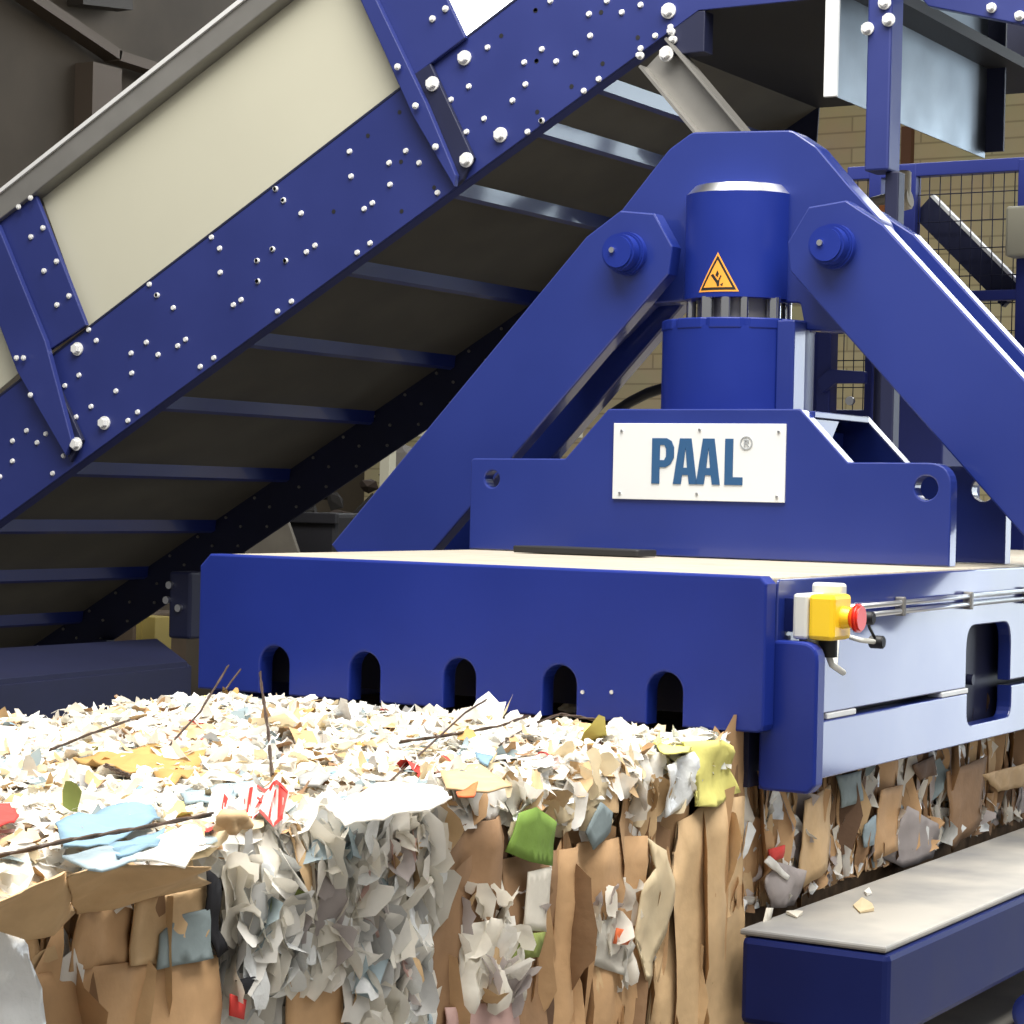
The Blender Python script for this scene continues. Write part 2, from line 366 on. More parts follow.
# ================================================================== THE CONVEYOR
YN, WID = 2.2, 1.68
YFAR = YN+WID
A, B = P(0,522,Y=YN), P(700,11,Y=YN)
ed = Vector((B.x-A.x, B.z-A.z)).normalized(); en = Vector((-ed.y, ed.x))
A2 = Vector((A.x, A.z))
def S(p): v = Vector((p.x, p.z))-A2; return v.dot(ed), v.dot(en)
def W(s, t): v = A2+ed*s+en*t; return (v.x, v.y)
sB = S(B)[0]
h1 = S(P(250,204,Y=YN))[1]
S0 = -2.6
conv = thing('infeed_conveyor', (W(S0,0)[0], YN+WID/2, -UP), 'blue riveted infeed conveyor rising to the right behind the press', 'conveyor')
bend = W(sB, 0)
def frame_outline():
    hz = h1*1.0
    return [W(S0,0), bend, (bend[0]+.56, bend[1]), (bend[0]+.56, bend[1]+hz), (bend[0]-.13, bend[1]+hz*1.0), W(sB-.2, h1), W(S0, h1)]
fo = frame_outline()
fr = MB(); fr.plate(fo, YN-.01, YN+.0, bev=.002)
fr.mi = 1
riv = [(331,64),(352,68)]
rz = [(88,645),(115,685),(175,728),(340,517),(345,602),(475,556),(532,515),(577,556),(478,630),(78,851),(25,890),(122,890),(27,960),(222,838),(193,860),(390,713),(418,693),(410,830),(366,862),(640,658),
      (507,228),(568,363),(636,503),(686,340),(747,295),(811,162),(799,405),(739,450),(896,343),(940,288),(936,213),(996,168),(947,450),(996,412)]
rv = [(250+x*.293, y*.293) for x, y in rz]
rv += [(480+x*.293, y*.293) for x, y in [(240,3),(433,3),(548,17),(372,48),(484,42),(376,122),(327,182),(260,210),(548,165),(598,122),(650,92),(405,270),(354,310),(210,412)]]
rv += [(x*.293, 280+y*.293) for x, y in [(303,170),(329,207),(510,15),(537,52),(592,95),(797,85),(823,68),(880,5),(500,213),(448,250),(540,255),(607,225),(634,203),(450,318),(396,379),(270,325),(222,361),(311,432),(260,468),(730,266),(684,296),(995,73),(948,107),(470,451),(437,480),(118,330),(106,393),(168,464),(91,514),(43,549),(127,555),(157,525),(43,618),(0,672),(180,660),(217,600)]]
rv += [(x*.293, y*.293) for x, y in [(940,645),(968,683),(722,810),(750,848),(930,850),(877,890),(975,890),(752,930),(880,960),(535,1008)]]
for px, py in rv:
    q = P(px, py, Y=YN-.011); fr.rod((q.x, YN-.009, q.z), (q.x, YN-.017, q.z), .0098, 10, r2=.007)
fr.mi = 2
hv = [(250+x*.293, y*.293) for x, y in [(510,383),(402,463),(515,552),(285,722),(517,721),(628,640),(978,208),(857,122),(975,35),(980,382)]] + [(480+x*.293, y*.293) for x, y in [(188,35),(413,42),(192,208),(538,128),(418,217),(312,295)]]
for px, py in hv:
    q = P(px, py, Y=YN-.011); fr.rod((q.x, YN-.0095, q.z), (q.x, YN-.0108, q.z), .0075, 8)
sf = fr.build('near_side_frame', [BLUE_F, ZINC, BLACK], conv)
TU = .185
_np = Vector((en.x, 0, en.y)); _p0 = Vector((W(0, TU-.045)[0], YN, W(0, TU-.045)[1]))
def under(x, y):
    d = FW + RT*((x-512)/FPX) - UPV*((y-512)/FPX)
    return CAM + d*((_p0-CAM).dot(_np)/d.dot(_np))
lips = [S(under(x, y))[0] for x, y in ((0,530),(73,472),(167,406),(252,342),(354,270),(455,190),(544,129),(601,84))]
stp = (lips[-1]-lips[0])/7
lips = [lips[0]-stp*k for k in (5,4,3,2,1)]+lips
sH = S(under(762, 93))[0]                      # where the level underside of the head begins
hood = W(sH, TU)
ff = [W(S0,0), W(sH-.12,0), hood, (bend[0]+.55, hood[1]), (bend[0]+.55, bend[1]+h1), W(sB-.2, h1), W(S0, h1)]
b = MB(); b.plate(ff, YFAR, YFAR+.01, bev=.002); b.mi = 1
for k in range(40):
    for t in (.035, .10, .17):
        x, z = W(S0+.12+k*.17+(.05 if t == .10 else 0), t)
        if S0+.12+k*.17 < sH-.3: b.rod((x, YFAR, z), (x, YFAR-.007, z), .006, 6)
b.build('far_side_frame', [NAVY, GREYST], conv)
# flanges along the frame edges
def edge_beam(s0, s1, t, y0, y1, h, name, m, par):
    b = MB(); b.plate([W(s0,t), W(s1,t), W(s1,t+h), W(s0,t+h)], y0, y1, bev=.001); return b.build(name, m, par)
edge_beam(S0, sB-.02, 0, YN+.001, YN+.05, .008, 'bottom_flange', BLUE_F, conv)
edge_beam(S0, sB-.2, h1-.008, YN-.012, YN+.05, .008, 'top_flange', NAVY, conv)
for k, s in enumerate(lips):
    s2 = lips[k+1] if k+1 < len(lips) else sH
    pl_ = MB().plate([W(s,TU), W(s2-.006,TU), W(s2-.006,TU+.012), W(s,TU+.012)], YN+.002, YFAR-.002, bev=.001).build('underside_cover', BELT, conv)
    # cross bar hanging under the cover, its face turned to the lower right
    w0 = Vector(W(s, TU)); dn = Vector((-.13, -.99)); w1 = w0+dn*.046
    b = MB(); b.plate([tuple(w0), tuple(w0-ed*.02), tuple(w1-ed*.02), tuple(w1)], YN+.003, YFAR-.003, bev=.001); b.build('cross_bar', BLUE_G, pl_)
edge_beam(S0, sB-.1, h1*.75, YN+.002, YFAR-.002, .02, 'belt', BLACK, conv)
MB().box(hood[0]-.01, bend[0]+.55, YN+.03, YFAR-.002, hood[1]-.004, hood[1]+.03).build('head_cover', DARKIN, conv)  # near-black colour holds the shadow under the level head
# big bolts
def bolt(px, py, r, y=YN-.01, par=None, hgt=.016):
    q = P(px, py, Y=y); b = MB(); b.rod((q.x, y, q.z), (q.x, y-.006, q.z), r*1.15, 18); b.rod((q.x, y-.006, q.z), (q.x, y-hgt-.006, q.z), r*.85, 6, bev=.002, smooth=False)
    return b.build('bolt', ZINC, par or conv)
for px, py in ((465,58),(501,135),(78,349),(105,423),(669,11)): bolt(px, py, .02)
for px, py in ((433,84),(467,160),(50,370),(77,444)): bolt(px, py, .02, YN-.030)
# ribs across the side
def rib(outline, tongue, flange, nm):
    r = MB().plate(XZ(outline, YN-.02), YN-.03, YN-.012, bev=.003).build('side_rib', BLUE_F, conv)
    MB().plate(XZ(tongue, YN-.02), YN-.030, YN-.0115, bev=.003).build('rib_foot', NAVY, r)
    MB().plate(XZ(flange, YN-.03), YN-.055, YN-.031, bev=.003).build('rib_flange', BLUE_F, r)
    return r
r1 = rib([(333,-70),(420,-64),(449,0),(467,38),(416,76),(400,85)], [(414,75),(432,64),(475,158),(464,180),(458,186)], [(338,-58),(352,-66),(380,0),(430,104),(460,176),(458,187),(417,117),(391,59),(364,0)], 0)
for x, y in ((433,19),(446,9)): bolt(x, y, .009, YN-.03, r1, .006)
for x, y in ((398,67),(416,106),(436,147)): bolt(x, y, .009, YN-.065, r1, .006)
r2 = rib([(-30,230),(-10,205),(37.5,196),(88,325),(40,358),(22,372)], [(30,362),(44,352),(84,440),(72,462)], [(-38,225),(2,225),(50,342),(76,440),(70,455),(22,372),(2,320)], 0)
for x, y in ((31.5,237),(43.5,228),(44.5,271),(57,261.5),(57.5,305),(69.5,296)): bolt(x, y, .008, YN-.03, r2, .005)
for x, y in ((17,358),(24,358),(31,395)): bolt(x, y, .008, YN-.065, r2, .005)
# guard sheets and the top rail
YG = YN+.012
MB().plate(XZ([(40,193),(343,-47),(404,90),(88,327)], YG), YG, YG+.004, bev=.0008).build('guard_sheet', CREAM, conv)
MB().plate(XZ([(-160,350),(0,225),(20,372),(-60,440)], YG), YG, YG+.004, bev=.0008).build('guard_sheet', CREAM, conv)
tr = MB().plate(XZ([(-150,318),(350,-78),(362,-60),(40,194),(-150,338)], YN-.02), YN-.05, YN+.06, bev=.004).build('top_rail', GREYST, conv)
MB().plate(XZ([(-150,313),(350,-83),(352,-79),(-150,317)], YN-.03), YN-.06, YN+.06, bev=.001).build('rail_edge', ZINC, tr)
for x, y in ((19,204),(31,195)): bolt(x, y+3, .008, YN-.05, conv, .005)
# strut under the bend
a, c = P(660,55,Y=YN+.02), P(760,175,Y=YN+.02)
b = MB(); dv = (c-a).normalized(); c = a+dv*1.0
b.beam(a, c, .02, .11, up=dv.cross(Vector((0,1,0))))
for sg_ in (-1, 1):
    o_ = dv.cross(Vector((0,1,0)))*(.055*sg_); b.beam(a+o_+Vector((0,-.02,0)), c+o_+Vector((0,-.02,0)), .06, .008, up=dv.cross(Vector((0,1,0))))
b.build('brace_strut', GREYST, conv)
bolt(667, 54, .02, YN-.02)
for x, y in ((672,32),(674,40),(641,56)): bolt(x, y, .01, YN-.01)
MB().box(bend[0]-.1, bend[0]+.02, YN-.008, YN+.05, bend[1]-.12, bend[1]-.001, .003).build('strut_bracket', NAVY, conv)
# discharge sheet at the head: stands across the belt's end, with a white folded near edge
q = P(837, 97, Y=YN-.02); XD = q.x
q2 = P(985, 157, X=XD)
MB().box(XD-.004, XD, YN-.02, q2.y, q.z, q.z+.9).build('discharge_sheet', GALV, conv)
MB().box(XD-.035, XD+.004, YN-.035, YN-.02, q.z, q.z+.9, .002).build('sheet_edge', WHITE, conv)
MB().box(XD-.03, XD+.06, q2.y, q2.y+.012, q.z+.02, q.z+.9).build('far_flange', NAVY, conv)
MB().plate([(XD+.02, q.z+.62), (XD+1.4, q.z+.38), (XD+1.4, q.z+.40), (XD+.02, q.z+.64)], YN+.15, q2.y+.3, bev=.001).build('sloping_hood', GALV, conv)
MB().plate(XZ([(905,-20),(928,6),(1060,32),(1060,-40)], YN+.1), YN+.1, YN+.14, bev=.003).build('head_beam', BLUE_F, conv)
for x, y in ((992,8),(1020,16)): bolt(x, y, .012, YN+.1)
# column carrying the head
cl = P(866,80,Y=YN-.03); cr_ = P(897,80,Y=YN-.03)
zc_ = P(880,172,Y=YN).z
colm = MB().box(cl.x, cr_.x-.02, YN-.03, YN+.06, zc_, q.z+.75, .006).build('support_column', BLUE_F, conv)
MB().box(cl.x+.05, cl.x+.09, YN+.0, YN+.05, -UP, zc_, .004).build('column_foot', NAVY, colm)
for x, y in ((868,29),(889,20),(885,3)): bolt(x, y, .016, YN-.03, colm)
# tail support
x, z = W(S0+.2, 0)
for yy in (YN, YFAR-.05):
    for s in (0.5, 1.5):
        x, z = W(S0+s, 0); MB().box(x-.04, x+.04, yy, yy+.05, -UP, z+.02).build('leg', NAVY, conv)

# ================================================================== behind: fence, cabinet, rubbish, beam
BF = mat('fence_blue_paint', (.03,.045,.26), .4)
YE = 4.6
def at(x, y): return P(x, y, Y=YE)
fence = thing('mesh_fence', (at(960,300).x, YE, -UP), 'blue framed wire mesh fence with a diagonal brace beside the block wall', 'fence')
def vpost(px0, px1, ytop, nm='post', y=YE):
    a_, c_ = P(px0, ytop, Y=y), P(px1, ytop, Y=y); return MB().box(a_.x, c_.x, y-.03, y+.03, -UP, a_.z, .004).build(nm, BF, fence)
vpost(903,919,166); vpost(1021,1036,160); vpost(872,884,168); vpost(818,833,300)
def hrail(px0, px1, y0, y1):
    a_, c_ = P(px0, y0, Y=YE), P(px0, y1, Y=YE); e_ = P(px1, y0, Y=YE)
    return MB().box(a_.x, e_.x+.8, YE-.028, YE+.028, c_.z, a_.z, .004).build('rail', BF, fence)
hrail(850,1030,168,181); hrail(905,1030,293,303); hrail(818,1030,410,420)
b = MB(); x0, x1 = at(835,300).x, at(1030,300).x+.8; z0, z1 = at(960,470).z, at(960,175).z
n = int((x1-x0)/.042)
for i in range(n): b.rod((x0+i*.042, YE, z0), (x0+i*.042, YE, z1), .0022, 4)
for i in range(int((z1-z0)/.105)+1): b.rod((x0, YE-.003, z0+i*.105), (x1, YE-.003, z0+i*.105), .0022, 4)
b.build('wire_mesh', NAVY, fence)
a, c = at(918,205), at(1008,296)
b = MB(); dv = (c-a).normalized(); b.beam(a+Vector((0,.06,0)), c+Vector((0,.06,0)), .04, .10, up=dv.cross(Vector((0,1,0)))); br_ = b.build('diagonal_brace', NAVY, fence)
o_ = dv.cross(Vector((0,1,0))); o_ = o_ if o_.z > 0 else -o_
b = MB(); b.beam(a+o_*.055+Vector((0,.06,0)), c+o_*.055+Vector((0,.06,0)), .045, .012, up=o_); b.build('brace_edge', WHITE, br_)
a, c = at(1016,210), at(1040,259)
MB().box(a.x, c.x, YE-.12, YE-.031, c.z, a.z, .01).build('control_box', CREAM, fence)
# blue cabinet frames behind the press
YK = 3.9
k0, k1 = P(872,312,Y=YK), P(946,312,Y=YK)
cab = thing('machine_cabinet', ((k0.x+k1.x)/2, YK, -UP), 'tall blue sheet metal cabinet behind the right link bar of the press', 'cabinet')
MB().box(k0.x, k1.x, YK, YK+.4, -UP, P(872,300,Y=YK).z, .006).build('body', BF, cab)
xm = P(893,380,Y=YK).x
MB().box(xm-.008, xm+.008, YK-.006, YK-.001, -1.4, k0.z-.1).build('door_seam', NAVY, cab)
MB().box(P(917,412,Y=YK).x, P(945,412,Y=YK).x, YK-.01, YK-.001, P(917,414,Y=YK).z, P(917,411,Y=YK).z).build('ledge', GREYST, cab)
f0 = P(822,368,Y=YK)
MB().plate(rounded(XZ([(822,380),(834,370),(870,372),(870,384),(840,384),(826,395)], YK), .01), YK-.05, YK-.02, bev=.003).build('handle_bracket', BF, cab)
for x, y in ((852,319),(851,401)):
    q = P(x, y, Y=YK-.05); MB().rod((q.x, YK-.05, q.z), (q.x, YK-.065, q.z), .016, 12).build('bolt', STEEL, cab)
q1, q0 = P(820,300,Y=YK), P(834,300,Y=YK)
MB().box(q1.x, q0.x, YK-.02, YK+.05, -UP, q1.z+.1, .004).build('frame_post', BF, cab)
MB().box(q1.x, k0.x, YK+.0, YK+.05, -.5, P(830,425,Y=YK).z, .004).build('lower_panel', BF, cab)

# small valve on the fence post near the column
q = P(893,205,Y=3.4)
vz = thing('pipe_valve', (q.x, 3.4, -UP), 'beige pipe valve with an orange tag beside the crown of the press', 'valve')
b = MB(); b.rod((q.x-.02,3.4,-UP), (q.x-.02,3.4,q.z-.04), .03, 16); b.build('pipe', NAVY, vz)
b = MB(); b.rod((q.x-.09,3.4,q.z-.01), (q.x+.06,3.4,q.z+.02), .036, 16, bev=.006); b.rod((q.x+.03,3.4,q.z), (q.x+.03,3.4,q.z+.11), .03, 14, bev=.004); b.rod((q.x-.02,3.4,q.z-.05), (q.x-.02,3.4,q.z), .045, 16, bev=.004); b.build('valve_body', mat('beige_valve', (.5,.45,.36), .5), vz)
MB().box(q.x-.03, q.x+.02, 3.355, 3.362, q.z-.045, q.z-.005).build('orange_tag', mat('tag_orange', (.75,.28,.1), .5), vz)

# navy beam beyond the bale on the left
ZLB = -.42
q0, q1, q2, q3 = P(-40,650,Z=ZLB), P(160,638,Z=ZLB), P(192,662,Z=ZLB), P(-40,684,Z=ZLB)
lb = thing('floor_beam', ((q1.x+q3.x)/2, (q1.y+q3.y)/2, -UP), 'dark navy steel beam behind the bale left of the press', 'beam')
b = MB(); vt = [q0, q3, q2, q1]; bt = [v+Vector((0,0,-(UP+ZLB))) for v in vt]
va = [b.bm.verts.new(v) for v in vt]; vb = [b.bm.verts.new(v) for v in bt]
b.bm.faces.new(va); b.bm.faces.new(vb[::-1])
for i in range(4): b.bm.faces.new((va[i], vb[i], vb[(i+1)%4], va[(i+1)%4]))
bmesh.ops.recalc_face_normals(b.bm, faces=b.bm.faces[:]); bmesh.ops.bevel(b.bm, geom=b.bm.edges[:], offset=.015, segments=2, affect='EDGES')
b.build('beam_body', NAVY, lb)
pz = P(182,600,X=q1.x+.1)
b = MB(); b.box(q1.x+.02, q1.x+.12, q1.y+.02, q1.y+.14, ZLB-.0, P(180,572,Y=q1.y).z, .01); up_ = b.build('upright', NAVY, lb)
for x, y in ((171,585),(168,600),(180,608),(183,670)):
    q = P(x, y, Y=q1.y+.02); MB().rod((q.x, q1.y+.02, q.z), (q.x, q1.y+.005, q.z), .014, 10).build('bolt', STEEL, up_)

# rubbish and cream rail seen between conveyor and press
YH = 6.2
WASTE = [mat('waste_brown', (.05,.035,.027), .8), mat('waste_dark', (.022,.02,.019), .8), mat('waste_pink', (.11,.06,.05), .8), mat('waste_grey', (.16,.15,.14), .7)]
hc = P(385,480,Y=YH)
hp = MB()
for k in range(420):
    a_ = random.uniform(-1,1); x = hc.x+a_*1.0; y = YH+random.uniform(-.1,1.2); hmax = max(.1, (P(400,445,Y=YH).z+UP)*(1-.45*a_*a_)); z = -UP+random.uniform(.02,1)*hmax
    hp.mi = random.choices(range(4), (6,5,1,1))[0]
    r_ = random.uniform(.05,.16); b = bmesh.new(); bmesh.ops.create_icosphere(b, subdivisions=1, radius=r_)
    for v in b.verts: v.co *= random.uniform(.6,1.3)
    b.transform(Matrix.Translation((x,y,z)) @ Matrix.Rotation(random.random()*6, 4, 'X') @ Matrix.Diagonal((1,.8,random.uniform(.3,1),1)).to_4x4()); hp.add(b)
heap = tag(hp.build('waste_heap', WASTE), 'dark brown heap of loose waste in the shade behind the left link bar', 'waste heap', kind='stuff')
YRK = 5.7
ra, rb = P(378,426,Y=YRK), P(470,439,Y=YRK)
rack = thing('cream_rail', (ra.x+.2, YRK, -UP), 'cream steel barrier rail on posts in front of the dark waste heap', 'barrier rail')
MB().box(ra.x, rb.x+.6, YRK-.03, YRK+.05, P(400,437,Y=YRK).z, ra.z, .006).build('rail', CREAM, rack)
for px in (387, 520):
    x = P(px,450,Y=YRK).x; MB().box(x-.03, x+.03, YRK-.02, YRK+.04, -UP, ra.z-.05, .004).build('post', CREAM, rack)
YS = 5.0
sp = tag(MB().plate(XZ([(245,548),(232,528),(280,500),(298,552),(300,610)], YS)+[(P(300,610,Y=YS).x,-UP),(P(240,610,Y=YS).x,-UP)], YS, YS+.02, bev=.002).build('leaning_board', mat('dull_board', (.15,.135,.11), .7, var=.2)), 'dull grey board standing behind the left corner of the press', 'board')
MB_ = thing('waste_skip', (P(310,520,Y=5.2).x, 5.2, -UP), 'black steel skip behind the press below the conveyor', 'skip')
a, c = P(288,512,Y=5.2), P(336,512,Y=5.2)
MB().box(a.x, c.x, 5.2, 5.55, -UP, a.z, .02).build('body', DARKIN, MB_)
MB().box(a.x-.02, c.x+.02, 5.17, 5.2, a.z-.05, a.z, .005).build('rim', DARKIN, MB_)
# yellow crate glimpsed low on the left
YY = 4.4
a, c = P(136,616,Y=YY), P(155,632,Y=YY)
tag(MB().box(a.x, c.x, YY, YY+.12, -UP, a.z, .004).box(a.x+.03, a.x+.035, YY-.004, YY, -UP+.02, a.z-.01).build('yellow_box', mat('dull_yellow', (.36,.28,.08), .6)), 'small dull yellow box standing beyond the navy floor beam', 'box')
a, c = P(60,612,Y=YY+.3), P(134,640,Y=YY+.3)
tag(MB().box(a.x, c.x, YY+.3, YY+.7, -UP, P(100,612,Y=YY+.3).z, .01).build('brown_crate', mat('brown_crate', (.10,.07,.045), .7, var=.3)), 'brown wooden crate behind the dull yellow box', 'crate')

# ================================================================== THE HALL
def brick_mat(name, c1, c2, mort, bw, bh, axis='XZ'):
    m = bpy.data.materials.new(name); m.use_nodes = True; nt = m.node_tree; bs = nt.nodes['Principled BSDF']; bs.inputs['Roughness'].default_value = .85
    tc = nt.nodes.new('ShaderNodeTexCoord'); mp = nt.nodes.new('ShaderNodeMapping'); br = nt.nodes.new('ShaderNodeTexBrick')
    mp.inputs['Rotation'].default_value = (math.pi/2, 0, 0) if axis == 'XZ' else (math.pi/2, 0, math.pi/2)
    nt.links.new(tc.outputs['Object'], mp.inputs['Vector'])
    sx = nt.nodes.new('ShaderNodeSeparateXYZ'); cx = nt.nodes.new('ShaderNodeCombineXYZ'); nt.links.new(tc.outputs['Object'], sx.inputs[0])
    nt.links.new(sx.outputs['X'], cx.inputs[0]); nt.links.new(sx.outputs['Z'], cx.inputs[1]); nt.links.new(cx.outputs[0], br.inputs['Vector'])
    br.inputs['Color1'].default_value = (*c1,1); br.inputs['Color2'].default_value = (*c2,1); br.inputs['Mortar'].default_value = (*mort,1)
    br.inputs['Scale'].default_value = 1; br.inputs['Mortar Size'].default_value = .008; br.inputs['Brick Width'].default_value = bw; br.inputs['Row Height'].default_value = bh; br.inputs['Mortar Smooth'].default_value = .6
    n = nt.nodes.new('ShaderNodeTexNoise'); n.inputs['Scale'].default_value = 3; n.inputs['Detail'].default_value = 8; nt.links.new(tc.outputs['Object'], n.inputs['Vector'])
    mx = nt.nodes.new('ShaderNodeMixRGB'); mx.blend_type = 'MULTIPLY'; mx.inputs['Fac'].default_value = .55
    nt.links.new(br.outputs['Color'], mx.inputs['Color1']); nt.links.new(n.outputs['Color'], mx.inputs['Color2'])
    hs = nt.nodes.new('ShaderNodeMixRGB'); hs.blend_type = 'MIX'; hs.inputs['Fac'].default_value = .5; nt.links.new(br.outputs['Color'], hs.inputs['Color1']); nt.links.new(mx.outputs[0], hs.inputs['Color2'])
    nt.links.new(hs.outputs[0], bs.inputs['Base Color']); return m
WALLB = brick_mat('sandy_block_wall', (.62,.54,.32), (.56,.48,.28), (.40,.34,.2), .9, .097)
WALLL = mat('brown_cladding', (.085,.068,.05), .85, var=.4, vscale=1.2)
FLOOR = mat('dusty_concrete', (.24,.225,.2), .8, var=.4, vscale=2)
YW, XW = 9.5, -7.2
def struct(name, mb, m): return tag(mb.build(name, m), kind='structure')
struct('floor', MB().box(-9, 9, -7, YW+.3, -UP-.15, -UP), FLOOR)
struct('wall_back', MB().box(XW-.3, 1.2, YW, YW+.25, -UP, 6.2), WALLB)
struct('wall_left', MB().box(XW-.25, XW, .0, YW, -UP, 6.2), WALLL)
struct('ceiling', MB().box(XW-.3, 7, 1.6, YW+.25, 6.2, 6.35), WALLL)
# steel portal column and rafter on the left wall
def atw(x, y): return P(x, y, X=XW+.1)
BRN = mat('brown_steel', (.10,.075,.055), .7)
a, c = atw(88,62), atw(117,62)
struct('trim_1', MB().box(XW+.002, XW+.14, a.y, c.y, -UP, a.z), BRN)
b = MB(); b.beam(atw(-40,-48), atw(114,56), .12, .06); b.beam(atw(112,56), atw(175,76), .12, .06); struct('trim_2', b, BRN)
b = MB(); b.beam(atw(75,-2), atw(125,4), .12, .08); struct('trim_3', b, mat('dark_steel_beam', (.03,.024,.018), .7))
# bright window high on the back wall, seen past the conveyor rib
EM = bpy.data.materials.new('daylit_glass'); EM.use_nodes = True
bs = EM.node_tree.nodes['Principled BSDF']; bs.inputs['Base Color'].default_value = (.9,.92,.95,1); bs.inputs['Emission Color'].default_value = (.93,.97,1,1); bs.inputs['Emission Strength'].default_value = 6.0
a, c = Vector((-6.6, YW, 5.9)), Vector((1.0, YW, P(500,62,Y=YW).z))
wn = MB().box(a.x, c.x, YW-.03, YW-.005, c.z, a.z).build('window_1', EM); tag(wn, kind='structure')
b = MB()
for x0_, x1_, z0_, z1_ in ((a.x-.06,c.x+.06,a.z,a.z+.06),(a.x-.06,c.x+.06,c.z-.06,c.z),(a.x-.06,a.x,c.z,a.z),(c.x,c.x+.06,c.z,a.z)): b.box(x0_, x1_, YW-.05, YW-.001, z0_, z1_)
b.build('window_frame', BRN, wn)
# doorway slit in the block wall (brown post)
a, c = P(905,128,Y=YW), P(914,162,Y=YW)
struct('trim_4', MB().box(a.x, c.x, YW-.06, YW-.002, -UP, a.z), mat('brown_post', (.14,.06,.03), .7))

# ================================================================== THE BALE
BX, BZ = .13, -.30
bale = thing('waste_paper_bale', (-.42, -.1, -1.404), 'pressed bale of waste paper and brown cardboard coming out under the press', 'bale')
def rough(name, c, r=.75, var=.12, thin=0.):
    m = mat(name, c, r, spec=.3, var=var, vscale=25, bump=.15, bscale=40)
    if thin:      # paper lets some light through
        nt = m.node_tree; b = nt.nodes['Principled BSDF']; o = nt.nodes['Material Output']; t = nt.nodes.new('ShaderNodeBsdfTranslucent'); x = nt.nodes.new('ShaderNodeMixShader')
        t.inputs['Color'].default_value = (*[min(1, q*1.1) for q in c], 1); x.inputs[0].default_value = thin
        nt.links.new(b.outputs[0], x.inputs[1]); nt.links.new(t.outputs[0], x.inputs[2]); nt.links.new(x.outputs[0], o.inputs['Surface'])
    return m
PAL = {n: rough('scrap_'+n, c, thin=.3 if min(c) > .3 else 0.) for n, c in dict(white=(.88,.86,.81), offwhite=(.82,.78,.69), cream=(.76,.64,.43), newsprint=(.66,.63,.56), kraft=(.50,.31,.16),
      tan=(.58,.40,.22), brown=(.27,.16,.085), darkbrown=(.13,.075,.045), ochre=(.45,.27,.09), pale_blue=(.42,.52,.57), blue=(.20,.32,.42), slate=(.22,.27,.28), grey=(.45,.45,.44), mauve=(.48,.43,.42),
      red=(.65,.06,.05), orange=(.75,.17,.06), yellow=(.70,.65,.20), green=(.17,.28,.05), olive=(.22,.26,.07), black=(.02,.02,.025), pink=(.62,.42,.38)).items()}
FILM = mat('scrap_film', (.78,.80,.80), .18, spec=.6, var=.1, vscale=20, bump=.3, bscale=50)
PAL['film'] = FILM
IDX = list(PAL); MATS = [PAL[n] for n in IDX]
def nz(p, s, k=0): return noise.noise(Vector((p[0]*s+k*17.3, p[1]*s+k*5.1, p[2]*s-k*9.7)))
# core
b = MB(); b.box(-.95, BX-.02, -2.6, 2.7, -1.40, BZ)
bmesh.ops.subdivide_edges(b.bm, edges=b.bm.edges[:], cuts=1)
for _ in range(4): bmesh.ops.subdivide_edges(b.bm, edges=[e for e in b.bm.edges if e.calc_length() > .09], cuts=1, use_grid_fill=True)
for v in b.bm.verts:
    n = nz(v.co, 6)*.02
    if v.co.z > -1.39: v.co += Vector((n, 0, n*.5 if v.co.y < -.05 else -.01))
b.build('pressed_core', rough('core_cardboard', (.30,.19,.105), var=.5), bale)

def sheet(mb, c, ex, ey, w, h, nx=2, ny=2, bend=.0, crump=.006, seed=0, taper=None, torn=.25):
    """a small crumpled scrap with torn edges, centre c, axes ex/ey"""
    ex, ey = ex.normalized(), ey.normalized(); en_ = ex.cross(ey).normalized(); g = []
    for i in range(nx+1):
        col = []
        for j in range(ny+1):
            u, v = i/nx-.5, j/ny-.5
            if i in (0, nx) or j in (0, ny): u *= 1+random.uniform(-torn, torn); v *= 1+random.uniform(-torn, torn)
            if i in (0, nx) and j in (0, ny): q_ = random.uniform(.62, .95); u *= q_; v *= q_
            p = c+ex*(u*w)+ey*(v*h)
            p += en_*(bend*((2*u)**2-.3)*w + nz(p, 22, seed)*crump*2 + random.uniform(-.3,.3)*crump)
            col.append(mb.bm.verts.new(p))
        g.append(col)
    for i in range(nx):
        for j in range(ny):
            f = mb.bm.faces.new((g[i][j], g[i+1][j], g[i+1][j+1], g[i][j+1])); f.material_index = mb.mi; f.smooth = True
    return mb
def zrand(lo, hi): return random.uniform(lo, hi)
TOPW = dict(white=44, offwhite=18, cream=11, newsprint=5, film=5, kraft=4, tan=5, pale_blue=3, slate=1, grey=2, ochre=1.2, red=.5, yellow=.6, brown=1.6, pink=.6, blue=.3)
def pick(wt): return random.choices(list(wt), list(wt.values()))[0]
def top_scrap(mb, big):
    y = -2.45*random.random()**1.0 - .02; x = random.uniform(-.96, BX+.005)
    w = random.uniform(.05,.12) if big else random.uniform(.012,.05); h = random.uniform(.04,.09) if big else random.uniform(.010,.036)
    hz = .018*nz((x,y,0), 5)+.012*nz((x,y,3), 14)
    z = BZ+.004+hz+random.uniform(0,.022)
    tilt = abs(random.gauss(0,.10 if big else .30)); az = random.random()*6.283
    if y > -.06: z = min(z, BZ+.012); tilt *= .4
    n = Vector((math.sin(tilt)*math.cos(az), math.sin(tilt)*math.sin(az), math.cos(tilt))); r = random.random()*6.283
    ex = n.orthogonal().normalized(); ex = Matrix.Rotation(r, 3, n) @ ex; ey = n.cross(ex)
    return sheet(mb, Vector((x,y,z)), ex, ey, w, h, 3, 3, random.uniform(-.5,.5), .007 if big else .005, random.randint(0,50), torn=.16)
